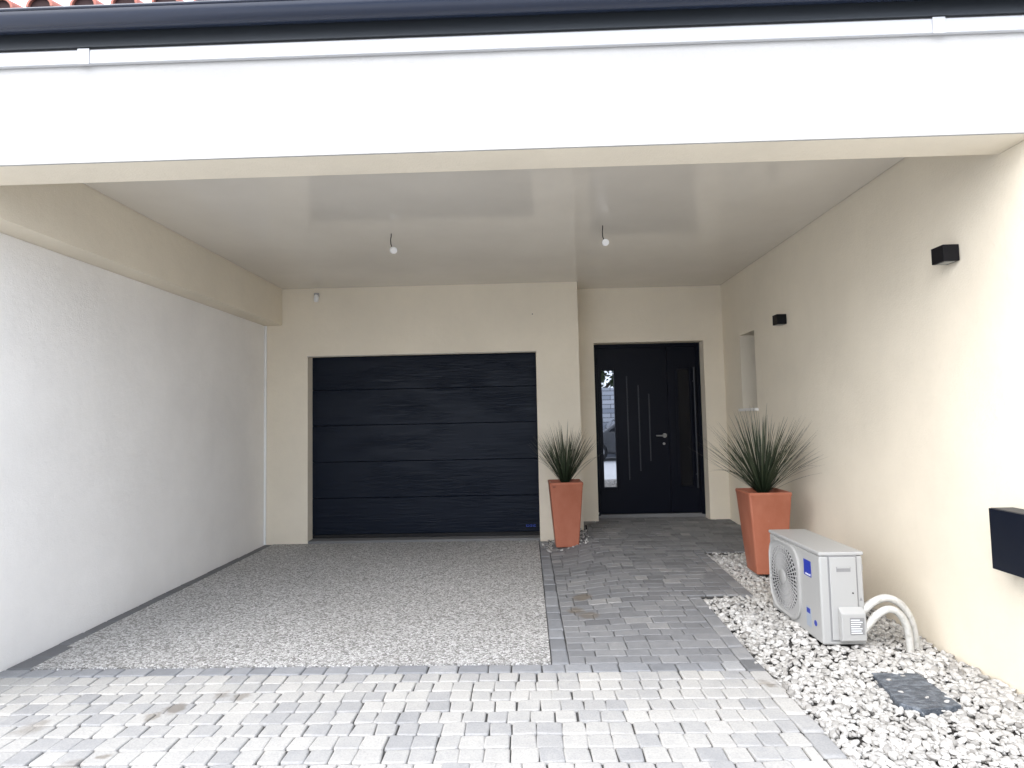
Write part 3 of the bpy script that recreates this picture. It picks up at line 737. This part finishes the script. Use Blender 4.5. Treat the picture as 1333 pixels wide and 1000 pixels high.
obj('insulated_pipe', MB().tube(arc_pts([(1.78,3.345,.155), (1.83,3.345,.198), (1.89,3.348,.246), (1.968,3.352,.268), (2.045,3.356,.232), (2.095,3.360,.155), (2.118,3.365,.055), (2.122,3.37,-.05)]), .0205, 16), m_tube, ac, auto=60)
obj('insulated_pipe', MB().tube(arc_pts([(1.78,3.305,.085), (1.83,3.305,.132), (1.885,3.308,.190), (1.955,3.312,.220), (2.015,3.316,.190), (2.052,3.320,.115), (2.064,3.325,.03), (2.064,3.33,-.05)]), .0195, 16), m_tube, ac, auto=60)

# ------------------------------------------------------------ the street side, mirrored in the door glass
m = Mat('stone_wall', (.4,.4,.4), .9); tc = m.n('TexCoord'); mp = m.n('Mapping'); m.l(tc.outputs['Object'], mp.inputs[0]); mp.inputs['Rotation'].default_value = (R_(90),0,0)
br = m.n('TexBrick'); br.inputs['Scale'].default_value = 1; br.inputs['Brick Width'].default_value = .6; br.inputs['Row Height'].default_value = .16; br.inputs['Mortar Size'].default_value = .012
br.inputs['Color1'].default_value = (.30,.32,.36,1); br.inputs['Color2'].default_value = (.55,.56,.58,1); br.inputs['Mortar'].default_value = (.12,.12,.12,1)
m.l(mp.outputs[0], br.inputs['Vector']); m.col(br.outputs[0]); m.bump(br.outputs['Fac'], .5, .02)
tag(obj('stone_wall', MB().box(-5, 12, -7.6, -7.2, -.12, 2.35), m.m, bevel=.01), 'coursed pale stone wall across the street, mirrored in the door glass', 'wall')
tr = empty('tree', (2.9, -10.0, -.12), 'dark leafy tree behind the stone wall across the street', 'tree')
m_bark = Mat('bark', (.06,.045,.03), .9).m; m_fol = Mat('foliage', (.045,.07,.025), .6).m
o_ = obj('trunk', MB().tube([(0,0,0), (.05,0,1.2), (-.05,.1,2.4), (.1,.1,3.8), (.1,0,5)], [.18,.15,.12,.08,.03], 10).tube([(0,.05,2.2), (.8,.2,3.2), (1.3,.2,4)], [.08,.05,.02], 8).tube([(0,.05,2.4), (-.8,.1,3.3), (-1.2,0,4.2)], [.08,.05,.02], 8), m_bark, auto=60); o_.parent = tr
mb = MB(); rn = random.Random(4)
cl = [(rn.uniform(-1.9,1.9), rn.uniform(-1.2,1.2), rn.uniform(2.1,5.2), rn.uniform(.6,1.0)) for _ in range(34)]
for k in range(5200):
    c = rn.choice(cl); v_ = Vector((rn.gauss(0,1), rn.gauss(0,1), rn.gauss(0,1))).normalized()*c[3]*rn.uniform(.5,1); p = Vector(c[:3])+v_
    a = Vector((rn.uniform(-1,1), rn.uniform(-1,1), rn.uniform(-1,1))).normalized()*.13; b = a.orthogonal().normalized()*.07
    mb.add([p-a, p+b, p+a, p-b], [(0,1,2,3)])
o_ = obj('crown', mb, m_fol); o_.parent = tr
car = empty('parked_car', (3.6, -5.9, -.12), 'dark parked car in front of the stone wall across the street', 'car')
prof = [(-2.1,.25), (-2.15,.55), (-2.05,.78), (-1.2,.93), (-.55,1.38), (.7,1.42), (1.45,1.02), (2.0,.95), (2.1,.6), (2.08,.28)]
m_carp = Mat('dark_car_paint', (.012,.014,.018), .2, coat=1).m
o_ = obj('body', MB().prism(prof, 1, -.82, .82), m_carp, bevel=.06, seg=3); o_.parent = car
o_ = obj('side_window', MB().prism([(-1.0,.95), (-.52,1.30), (.65,1.34), (1.25,1.02)], 1, .822, .828), m_darkglass); o_.parent = car
for x in (-1.35, 1.35):
    for y in (-.72, .72):
        o_ = obj('wheel', MB().tube([(x, y-.1, .31), (x, y+.13, .31)], .31, 28), m_gap, auto=40); o_.parent = car
        r_ = obj('rim', MB().tube([(x, y+.131, .31), (x, y+.14, .31)], .2, 20), m_steel, auto=40); r_.parent = o_
for y in (-.6, .6):
    o_ = obj('headlight', MB().box(-2.13, -2.0, y-.16, y+.2, .60, .72), m_plastic, bevel=.02); o_.parent = car

# ------------------------------------------------------------ render
S.render.engine = 'CYCLES'
S.cycles.max_bounces = 10; S.cycles.diffuse_bounces = 6; S.cycles.use_denoising = True
bpy.context.view_layer.update()
